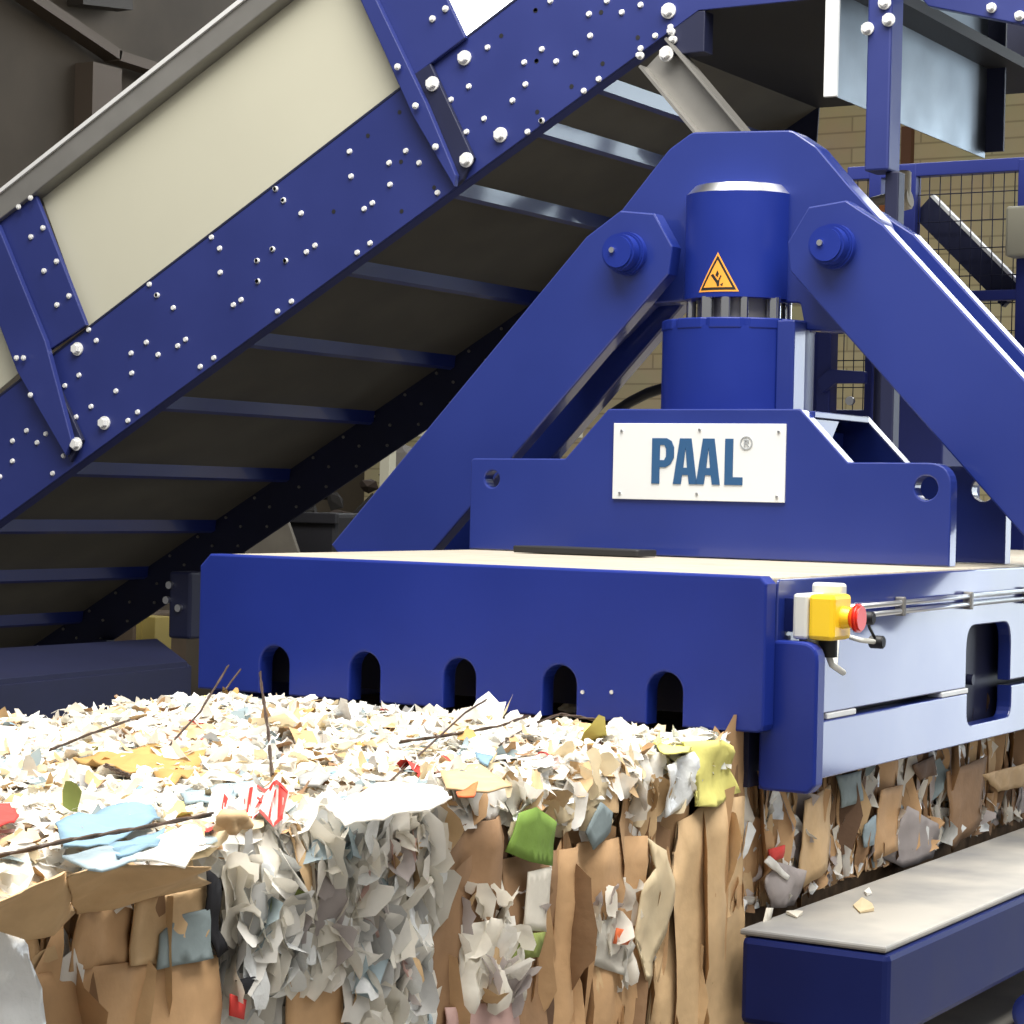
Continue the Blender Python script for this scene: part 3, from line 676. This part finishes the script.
# ---- side scraps: vertical shards of board and film
def side_zone(y):
    """which scraps show along the bale's near side"""
    if y < -1.50: return dict(kraft=5, brown=3, tan=3, white=1, film=1)
    if y < -1.02: return dict(film=6, white=4, offwhite=4, newsprint=3, grey=2, brown=1)
    if y < -.62:  return dict(brown=6, kraft=4, offwhite=2, mauve=1, white=1, darkbrown=2)
    if y < -.25:  return dict(brown=5, kraft=5, tan=3, offwhite=1.5, white=1, slate=.4)
    if y < .0:    return dict(kraft=5, tan=6, brown=2)
    return dict(kraft=4, tan=3, brown=3.5, darkbrown=1.2, mauve=4, offwhite=4, film=4, slate=.6, white=2.5)
BOARD = {'kraft','brown','tan','darkbrown'}
def side_scrap(mb, big, y=None):
    y = random.uniform(-2.3, 2.3) if y is None else y
    m_ = pick(side_zone(y)); mb.mi = IDX.index(m_)
    if m_ in BOARD: w, h = (random.uniform(.05,.13), random.uniform(.18,.42)) if big else (random.uniform(.015,.06), random.uniform(.08,.28))
    else: w, h = (random.uniform(.04,.10), random.uniform(.06,.16)) if big else (random.uniform(.012,.05), random.uniform(.02,.09))
    zc = random.uniform(-1.05, BZ-.015-h*.5)
    if y > -.05: zc = random.uniform(-.64, BZ-.10)
    if y > -.08 and zc-h/2 < -.61: zc = max(zc, -.60); h = max(.03, 2*(zc+.617))
    lean = random.gauss(0, .12 if m_ in BOARD else .5); turn = random.gauss(0, .55)
    ey = Vector((random.gauss(0,.06), math.sin(lean), math.cos(lean))); ex = Vector((math.sin(turn), math.cos(turn), 0))
    x = BX-.012+random.uniform(0,.018)+.012*nz((0,y,zc), 5)
    if y > -.05: x = min(x, BX+.004); ex = Vector((math.sin(turn*.5), math.cos(turn*.5), 0))
    return sheet(mb, Vector((x,y,zc)), ex, ey, w, h, 3, 4 if big else 3, random.uniform(-.3,.3), .006 if m_ in BOARD else .01, random.randint(0,50), torn=.15 if m_ in BOARD else .3)
for k in range(100):
    mb = MB(); n_ = pick(TOPW); top_scrap(mb, True); mb.build('paper_scrap', PAL[n_], bale)
mb = MB()
for k in range(8500): mb.mi = IDX.index(pick(TOPW)); top_scrap(mb, random.random() < .03)
tag(mb.build('loose_scraps', MATS, bale), kind='stuff')
for k in range(100):
    mb = MB(); side_scrap(mb, True, -2.1+4.0*(k+.5)/100); mi = mb.mi
    for f in mb.bm.faces: f.material_index = 0
    mb.build('cardboard_shard', MATS[mi], bale)
mb = MB()
for k in range(1900): side_scrap(mb, random.random() < .15)
for k in range(260):
    y = random.uniform(-.02, 2.2); h = random.uniform(.03,.09); mb.mi = IDX.index(pick(side_zone(y))); t = random.gauss(0,.25)
    sheet(mb, Vector((BX-.008+random.uniform(0,.014), y, -.612+h*.5)), Vector((math.sin(t),math.cos(t),0)), Vector((0,random.gauss(0,.25),1)), random.uniform(.02,.07), h, 3, 3, random.uniform(-.3,.3), .005, k, torn=.15)
tag(mb.build('side_scraps', MATS, bale), kind='stuff')
# rounded top edge: scraps folded over it
mb = MB()
for k in range(420):
    y = random.uniform(-2.3, -.02); mb.mi = IDX.index(pick(dict(white=8, offwhite=4, film=4, newsprint=2, tan=2, kraft=2, cream=2)))
    t = random.uniform(.3,1.3); n = Vector((math.sin(t), random.gauss(0,.3), math.cos(t))).normalized(); ex = n.cross(Vector((0,0,1))).normalized(); ey = n.cross(ex)
    if random.random() < .5: ex, ey = ey, ex
    c_ = Vector((BX-.03+.035*math.sin(t), y, BZ-.03+.04*math.cos(t)))
    sheet(mb, c_, ex, ey, random.uniform(.02,.07), random.uniform(.03,.09), 3, 3, random.uniform(-.3,.3), .007, k)
tag(mb.build('edge_scraps', MATS, bale), kind='stuff')

# ---- pieces that stand out one by one
def piece(name, px, m, X=None, Z=None, crump=.012, label=None, th=.003, cuts=3, groove=0.):
    pts = [P(*q[:2], Z=q[2]) if len(q) > 2 else P(*q, X=X, Z=Z) for q in px]
    b = bmesh.new(); f = b.faces.new([b.verts.new(p) for p in pts]); bmesh.ops.triangulate(b, faces=[f])
    for _ in range(cuts): bmesh.ops.subdivide_edges(b, edges=[e for e in b.edges if e.calc_length() > .022], cuts=1, use_grid_fill=False); bmesh.ops.triangulate(b, faces=b.faces[:])
    k = random.randint(0, 99)
    for v in b.verts:
        d_ = nz(v.co, 9, k)*crump+nz(v.co, 28, k)*crump*.5
        if groove: d_ += groove*nz((v.co.y*14, v.co.z*1.2, k), 1)
        if X is not None: v.co.x += d_
        else: v.co.z += abs(d_)
    if X is not None: fl_ = [f for f in b.faces]
    bmesh.ops.recalc_face_normals(b, faces=b.faces[:])
    g = bmesh.ops.extrude_face_region(b, geom=b.faces[:]); vs = [v for v in g['geom'] if isinstance(v, bmesh.types.BMVert)]
    bmesh.ops.translate(b, verts=vs, vec=(-th,0,0) if X is not None else (0,0,-th))
    for f in b.faces: f.smooth = True
    mb = MB(); mb.add(b); o = mb.build(name, PAL[m] if isinstance(m, str) else m, bale)
    if label: o['label'] = label
    return o
SX = BX+.022
piece('cardboard_panel', [(678,822),(708,800),(746,796),(746,930),(744,1075),(640,1075),(664,950)], 'tan', X=SX-.006, crump=.01, groove=.016, label='broad tan cardboard panel')
piece('cardboard_panel', [(428,852),(456,828),(500,815),(503,900),(500,1075),(425,1075)], 'brown', X=SX-.004, groove=.02)
piece('cardboard_panel', [(505,860),(560,850),(556,920),(545,1075),(498,1075)], 'brown', X=SX-.008, groove=.012)
piece('cardboard_panel', [(560,850),(600,840),(640,835),(640,940),(632,1075),(548,1075)], 'kraft', X=SX-.006, groove=.02)
piece('cardboard_panel', [(78,912),(138,904),(130,965),(70,972)], 'kraft', X=SX-.002)
piece('cardboard_panel', [(137,902),(208,886),(205,930),(196,962),(130,966)], 'tan', X=SX+.002)
piece('cardboard_panel', [(40,975),(125,962),(218,955),(222,1090),(30,1090)], 'kraft', X=SX-.006, groove=.012)
piece('cardboard_panel', [(286,968),(345,953),(343,1090),(292,1090)], 'kraft', X=SX, crump=.006)
T_ = BZ+.03
piece('cardboard_flap', [(-20,905,T_),(30,884,T_),(70,872,T_),(72,912),(52,935),(24,940),(-20,925)], 'tan', X=SX+.004, crump=.015, label='pale tan cardboard flap folded over the edge')
piece('cardboard_flap', [(70,874,T_),(120,864,T_),(205,866,T_),(205,884),(140,902),(76,914)], 'tan', X=SX+.003, crump=.018)
piece('blue_print', [(62,862,T_),(120,850,T_),(150,860,T_),(95,872,T_)], 'pale_blue', Z=T_)
piece('slate_paper', [(162,935),(185,915),(208,908),(212,958),(158,970)], 'slate', X=SX+.006, label='dark slate paper')
piece('shadow_strip', [(202,868),(216,880),(221,930),(233,950),(222,958),(206,925)], 'black', X=SX+.006, label='black strip standing for a dark shadow')  # shadow beside the cardboard, made as a black strip
piece('green_card', [(508,852),(519,813),(535,807),(556,822),(553,866),(530,862)], 'green', X=SX+.008, crump=.008, label='bright green card')
piece('white_strip', [(529,872),(552,867),(549,932),(523,930)], 'offwhite', X=SX+.006, crump=.004)
piece('olive_card', [(523,934),(546,932),(539,957),(512,960)], 'olive', X=SX+.008, crump=.006, label='olive green card')
piece('torn_strip', [(648,838),(664,850),(673,890),(668,932),(652,962),(648,988),(638,950),(633,935),(642,885),(655,868)], 'cream', X=SX+.008, crump=.01, label='cream torn paper strip')
piece('grey_card', [(585,832),(600,802),(612,812),(611,832),(594,850)], 'slate', X=SX+.006)
piece('tan_wrap', [(558,806),(585,786),(612,782),(606,800),(580,818),(562,824)], 'cream', X=SX+.004)
def cluster(name, quad_px, n, wt, smin, smax, X, label=None):
    """crumpled bits pressed into one patch of the side"""
    mb = MB(); q = [P(x, y, X=X) for x, y in quad_px]
    for k in range(n):
        u, v = random.random(), random.random(); c_ = q[0].lerp(q[1], u).lerp(q[3].lerp(q[2], u), v)
        mb.mi = IDX.index(pick(wt)); t = random.gauss(0,.55); ex = Vector((math.sin(t), math.cos(t), random.gauss(0,.4))); ey = Vector((random.gauss(0,.35), random.gauss(0,.5), 1)); ey -= ex*(ex.dot(ey)/ex.length_squared)
        sheet(mb, c_+Vector((random.uniform(-.012,.016),0,0)), ex, ey, random.uniform(smin,smax), random.uniform(smin,smax)*1.5, 4, 4, random.uniform(-.45,.45), .009, k, torn=.10)
    o = mb.build(name, MATS, bale)
    if label: o['label'] = label
    return tag(o, kind='stuff')
FW_ = dict(white=5, offwhite=5, film=4, newsprint=4, grey=2, mauve=1, slate=.4, olive=.3, pale_blue=.5, tan=.4, pink=.3)
cluster('crumpled_film', [(228,868),(436,800),(424,945),(236,985)], 330, FW_, .025, .07, SX-.004, 'white crumpled plastic film and paper')
cluster('crumpled_film', [(345,945),(425,940),(428,1040),(350,1040)], 70, FW_, .03, .07, SX-.004)
cluster('crumpled_film', [(462,900),(512,890),(522,1000),(455,1010)], 40, dict(offwhite=4, mauve=3, white=2, tan=1), .03, .06, SX-.002)
cluster('crumpled_film', [(500,785),(690,750),(680,800),(500,840)], 60, dict(white=6, offwhite=3, cream=3, tan=3, slate=.3, kraft=2, film=2), .02, .05, SX-.014)
cluster('crumpled_film', [(590,900),(634,880),(636,985),(600,1000)], 26, dict(offwhite=3, newsprint=2, mauve=2, tan=1), .02, .045, SX)
piece('white_film', [(-20,915),(12,912),(28,945),(34,1000),(30,1080),(-20,1080)], 'film', X=SX+.008, crump=.03, label='white plastic film at the near end')
piece('white_paper', [(462,925),(498,918),(520,940),(522,1000),(490,1008),(455,1000)], 'offwhite', X=SX+.005, crump=.015)
piece('printed_carton', [(448,1008),(520,1000),(515,1060),(445,1060)], 'pink', X=SX+.008)
piece('red_scrap', [(232,994),(248,1000),(246,1020),(232,1016)], 'red', X=SX+.012, label='small red scrap')
piece('dark_scrap', [(235,980),(252,976),(258,992),(240,994)], 'black', X=SX+.010)
piece('yellow_film', [(690,742),(722,740),(736,752),(733,770),(738,792),(714,806),(692,806),(698,782)], 'yellow', X=SX+.004, crump=.02, label='yellow plastic film at the top corner')
piece('white_film', [(664,765),(697,752),(704,780),(690,806),(668,818)], 'film', X=SX+.010, crump=.02)
piece('white_rag', [(470,785),(505,782),(512,800),(496,822),(478,815)], 'white', X=SX+.004, crump=.02)
piece('crumpled_bag', [(595,925),(625,915),(632,945),(620,975),(598,965)], 'newsprint', X=SX+.008, crump=.02)
piece('orange_scrap', [(618,928),(632,932),(628,945),(616,944)], 'orange', X=SX+.014)
RX = BX+.022
piece('slate_paper', [(838,776),(858,770),(860,800),(842,808)], 'slate', X=RX)
piece('mauve_paper', [(886,858),(908,806),(940,825),(934,858),(905,868)], 'mauve', X=RX, label='large mauve grey paper')
piece('cardboard_panel', [(880,790),(905,785),(895,850),(876,862)], 'kraft', X=RX)
piece('cardboard_panel', [(945,772),(988,756),(978,825),(952,852)], 'brown', X=RX)
piece('cardboard_panel', [(800,800),(836,785),(826,870),(800,892)], 'tan', X=RX, groove=.01)
piece('cardboard_flap', [(984,775),(1030,762),(1030,785),(1000,792)], 'tan', X=RX+.006)
piece('blue_print', [(867,825),(876,815),(876,845),(868,848)], 'pale_blue', X=RX+.004)
piece('red_scrap', [(772,850),(786,845),(784,858),(774,862)], 'red', X=RX+.004)
piece('mauve_film', [(762,880),(778,862),(800,870),(797,905),(770,908)], 'mauve', X=RX, crump=.02)
piece('white_strip', [(764,862),(772,856),(789,876),(786,880)], 'white', X=RX+.01)
piece('hanging_strip', [(768,908),(774,908),(769,930),(766,938),(761,936)], 'offwhite', X=RX+.03, crump=.003, label='white strip hanging over the beam end')
piece('dark_scrap', [(912,765),(935,755),(938,775),(920,780)], 'darkbrown', X=RX)
# on top
TZ = BZ+.034
piece('blue_film', [(55,834),(100,818),(150,808),(160,822),(110,844),(65,848)], 'blue', Z=TZ, crump=.022, label='pale blue plastic film')
piece('blue_film', [(108,848),(165,830),(158,848),(118,860)], 'blue', Z=TZ)
piece('red_card', [(-15,806),(10,805),(19,818),(0,830),(-15,832)], 'red', Z=TZ, label='red card at the left')
piece('ochre_paper', [(70,762),(115,754),(180,752),(206,758),(196,775),(166,790),(150,776),(95,772)], 'ochre', Z=TZ-.012, crump=.03, label='crumpled ochre paper')
piece('white_sheet', [(325,808),(375,788),(440,787),(452,800),(420,812),(345,826)], 'white', Z=TZ, label='large white sheet')
piece('white_sheet', [(128,852),(170,832),(196,826),(206,842),(185,866),(140,862)], 'white', Z=TZ)
piece('kraft_paper', [(440,772),(478,766),(512,786),(488,792),(446,788)], 'tan', Z=TZ)
piece('orange_scrap', [(456,792),(478,788),(474,797),(458,798)], 'orange', Z=TZ+.012, label='bright orange scrap')
piece('blue_chip', [(475,754),(493,756),(488,766),(479,763)], 'blue', Z=TZ)
piece('grey_film', [(298,776),(318,768),(330,776),(318,786),(300,784)], 'grey', Z=TZ)
piece('yellow_film', [(648,746),(676,738),(694,742),(688,752),(664,754)], 'yellow', Z=TZ-.022)
piece('teal_sheet', [(180,798),(215,786),(262,780),(250,792),(215,806),(185,808)], 'pale_blue', Z=TZ-.01)
# red and white printed packet
def lump(name, px, py, m, r, Z, sc_=(1,1,.6), label=None):
    c_ = P(px, py, Z=Z); b = bmesh.new(); bmesh.ops.create_icosphere(b, subdivisions=3, radius=r)
    k = random.randint(0,99)
    for v in b.verts: v.co = Vector((v.co.x*sc_[0], v.co.y*sc_[1], v.co.z*sc_[2])); v.co *= 1+.9*nz(v.co*(1/r), 1.3, k)
    for f in b.faces: f.smooth = True
    b.transform(Matrix.Translation(c_)); mb = MB(); mb.add(b); o = mb.build(name, PAL[m], bale)
    if label: o['label'] = label
# upright packet lying against the fluff: local frame facing the viewer and tilted back
def packet():
    c_ = P(247, 806, Z=TZ); ex = Vector((RT.x, RT.y, .10)).normalized(); up2 = Vector((-RT.y*.75, RT.x*.75, .62)).normalized()
    W_, H_ = .100, .060
    mb = MB(); nrm = ex.cross(up2).normalized()
    def pt(u, v, o=0.): return c_+ex*(u*W_)+up2*((v+.10*math.sin(u*9))*H_)+nrm*(.012*math.sin(u*17+v*3)+o)
    def quad(u0, u1, v0, v1, mi, o, sh=.0, n=6):
        mb.mi = mi; g = [[mb.bm.verts.new(pt(u0+(u1-u0)*i/n+sh*j, v0+(v1-v0)*j, o)) for j in (0,1)] for i in range(n+1)]
        for i in range(n):
            f = mb.bm.faces.new((g[i][0], g[i+1][0], g[i+1][1], g[i][1])); f.material_index = mi; f.smooth = True
    quad(-.5,.5,-.5,.5,0,0,n=16); quad(-.5,.5,-.5,.5,0,-.004,n=16)
    quad(-.40,.5,-.50,-.38,1,.002); quad(.40,.5,-.4,.45,1,.002); quad(.1,.5,.38,.5,1,.002)
    for u in (-.34,-.2,-.02,.12,.28): quad(u,u+.045,-.38,.28,1,.002,sh=.05,n=2)
    quad(-.16,-.03,.1,.22,1,.002,n=2); quad(.14,.26,-.1,.02,1,.002,n=2)
    o = mb.build('printed_packet', [PAL['white'], PAL['red']], bale); o['label'] = 'red and white printed packet'
packet()
lump('crumpled_paper', 233, 822, 'tan', .022, TZ)
lump('crumpled_paper', 530, 711, 'pink', .022, BZ+.02)
lump('crumpled_paper', 568, 707, 'offwhite', .016, BZ+.02)
lump('crumpled_paper', 303, 690, 'white', .02, BZ+.03, (.7,.7,1.3))
lump('crumpled_paper', 345, 690, 'offwhite', .018, BZ+.03, (.8,.8,1.2))
# olive chip standing up
b = MB(); c_ = P(71, 806, Z=TZ); sheet(b, c_+Vector((0,0,.012)), RT, Vector((0,0,1)), .022, .045, 2, 3, .1, .003); b.build('olive_chip', PAL['olive'], bale)
# ---- tie wires
def wire(pts, label, r=.0019):
    q = [P(x, y, Z=z) for x, y, z in pts]; path = []
    for i in range(len(q)-1):
        for t in range(6): path.append(q[i].lerp(q[i+1], t/6))
    path.append(q[-1]); b = MB()
    off = [Vector((math.cos(i*1.3), math.sin(i*1.3), math.sin(i*1.3+1)))*.0016 for i in range(len(path))]
    b.tube([p+o for p, o in zip(path, off)], r, 6); b.tube([p-o for p, o in zip(path, off)], r*.8, 6)
    o = b.build('tie_wire', RUST, bale); o['label'] = label
def wire3(px0, z0, px1, z1, label, r=.0019):
    a_, c_ = P(*px0, Z=z0), P(*px1, Z=z1); path = [a_.lerp(c_, t/8) for t in range(9)]; b = MB()
    off = [Vector((math.cos(i*1.4), math.sin(i*1.4), math.sin(i*1.4+1)))*.003 for i in range(9)]
    b.tube([p+o for p, o in zip(path, off)], r, 6); b.tube([p-o for p, o in zip(path, off)], r*.8, 6)
    o = b.build('tie_wire', RUST, bale); o['label'] = label
z = BZ+.03
wire([(165,750,z),(200,712,z+.02),(228,666,z+.08)], 'bent tie wire standing up left of the first slot')
wire([(225,690,z+.03),(240,670,z+.06)], 'short stub of tie wire')
wire([(272,775,z),(268,730,z+.02),(262,690,z+.03),(258,655,z+.04)], 'tie wire running out of the first slot')
wire([(388,783,z),(430,745,z+.01),(466,712,z+.02),(486,700,z+.03)], 'tie wire running towards the third slot')
wire([(400,742,z+.01),(450,735,z+.012),(500,726,z+.015),(528,716,z+.02)], 'rusty tie wire lying across the papers')
wire([(500,745,z),(530,725,z+.012),(560,714,z+.02),(598,720,z+.01)], 'tie wire running towards the fourth slot')
wire([(-10,858,z+.02),(70,840,z+.025),(140,828,z+.028),(212,814,z+.03)], 'long tie wire lying beside the blue film')
wire([(50,750,z),(90,734,z+.01),(130,720,z+.015)], 'short tie wire behind the ochre paper')
wire([(105,765,z+.015),(120,772,z+.015),(130,776,z+.012)], 'bit of tie wire on the ochre paper')

def beam_scrap(px, m, label, ang):
    pts = [P(x, y, Z=-.6205) for x, y in px]; b = bmesh.new(); lo = [b.verts.new(p) for p in pts]; c_ = sum(pts, Vector())/len(pts)
    hi = [b.verts.new(p+Vector((0,0,.002+.004*((i+ang)%2)))) for i, p in enumerate(pts)]
    b.faces.new(lo[::-1]); b.faces.new(hi)
    for i in range(len(pts)): b.faces.new((lo[i], lo[(i+1)%len(pts)], hi[(i+1)%len(pts)], hi[i]))
    mb = MB(); mb.add(b); tag(mb.build('paper_scrap', PAL[m]), label, 'paper scrap', 'paper scraps on the side beam')
beam_scrap([(853,906),(862,900),(872,904),(874,911),(860,913)], 'cream', 'small cream paper scrap on the dusty beam top', 0)
beam_scrap([(786,914),(796,911),(803,914),(797,918)], 'offwhite', 'white paper scrap on the near end of the beam', 1)
beam_scrap([(864,892),(869,890),(872,894),(867,896)], 'white', 'tiny white paper speck behind the cream scrap on the beam', 0)

# ================================================================== LIGHT
wd = bpy.data.worlds.new('sky'); SC.world = wd; wd.use_nodes = True; nt = wd.node_tree
bg = nt.nodes['Background']; tc = nt.nodes.new('ShaderNodeTexCoord'); sx = nt.nodes.new('ShaderNodeSeparateXYZ'); rp = nt.nodes.new('ShaderNodeValToRGB')
nt.links.new(tc.outputs['Generated'], sx.inputs[0])
mr = nt.nodes.new('ShaderNodeMapRange'); mr.inputs['From Min'].default_value = -.2; mr.inputs['From Max'].default_value = 1
nt.links.new(sx.outputs['Z'], mr.inputs['Value']); nt.links.new(mr.outputs[0], rp.inputs['Fac'])
rp.color_ramp.elements[0].color = (.16,.155,.15,1); rp.color_ramp.elements[0].position = .15
rp.color_ramp.elements[1].color = (1.1,1.1,1.1,1); rp.color_ramp.elements[1].position = .42
nt.links.new(rp.outputs['Color'], bg.inputs['Color']); bg.inputs['Strength'].default_value = .56
def area(name, loc, rot, sx_, sy_, power, col):
    l = bpy.data.lights.new(name, 'AREA'); l.shape = 'RECTANGLE'; l.size = sx_; l.size_y = sy_; l.energy = power; l.color = col
    o = bpy.data.objects.new(name, l); COL.objects.link(o); o.location = loc; o.rotation_euler = rot; return o
area('roof_skylight', (1.1,-.9,5.2), (0,0,0), 6.4, 4.6, 1300, (1,.97,.91))
area('gate_daylight', (3.6,9.3,.35), (math.radians(90),0,math.radians(180)), 2.3, 3.7, 125, (.82,.91,1))
area('cross_bar_fill', (1.85,9.3,1.7), (math.radians(90),0,math.radians(180)), 1.2, 1.6, 42, (.75,.9,1))  # added unseen lamp that brightens the upper conveyor cross bars

cam = bpy.data.cameras.new('camera'); co = bpy.data.objects.new('camera', cam); COL.objects.link(co)
co.matrix_world = Matrix(((RT.x,UPV.x,-FW.x,CAM.x),(RT.y,UPV.y,-FW.y,CAM.y),(RT.z,UPV.z,-FW.z,CAM.z),(0,0,0,1)))
cam.sensor_width = 36; cam.lens = 36*FPX/1024; cam.clip_start = .1; cam.clip_end = 100
SC.camera = co
for o in SC.objects:
    if o.parent is None: o.location.z += UP
vs = SC.view_settings; vs.view_transform = 'Standard'; vs.look = 'None'; vs.exposure = 0; vs.gamma = 1; vs.use_curve_mapping = False
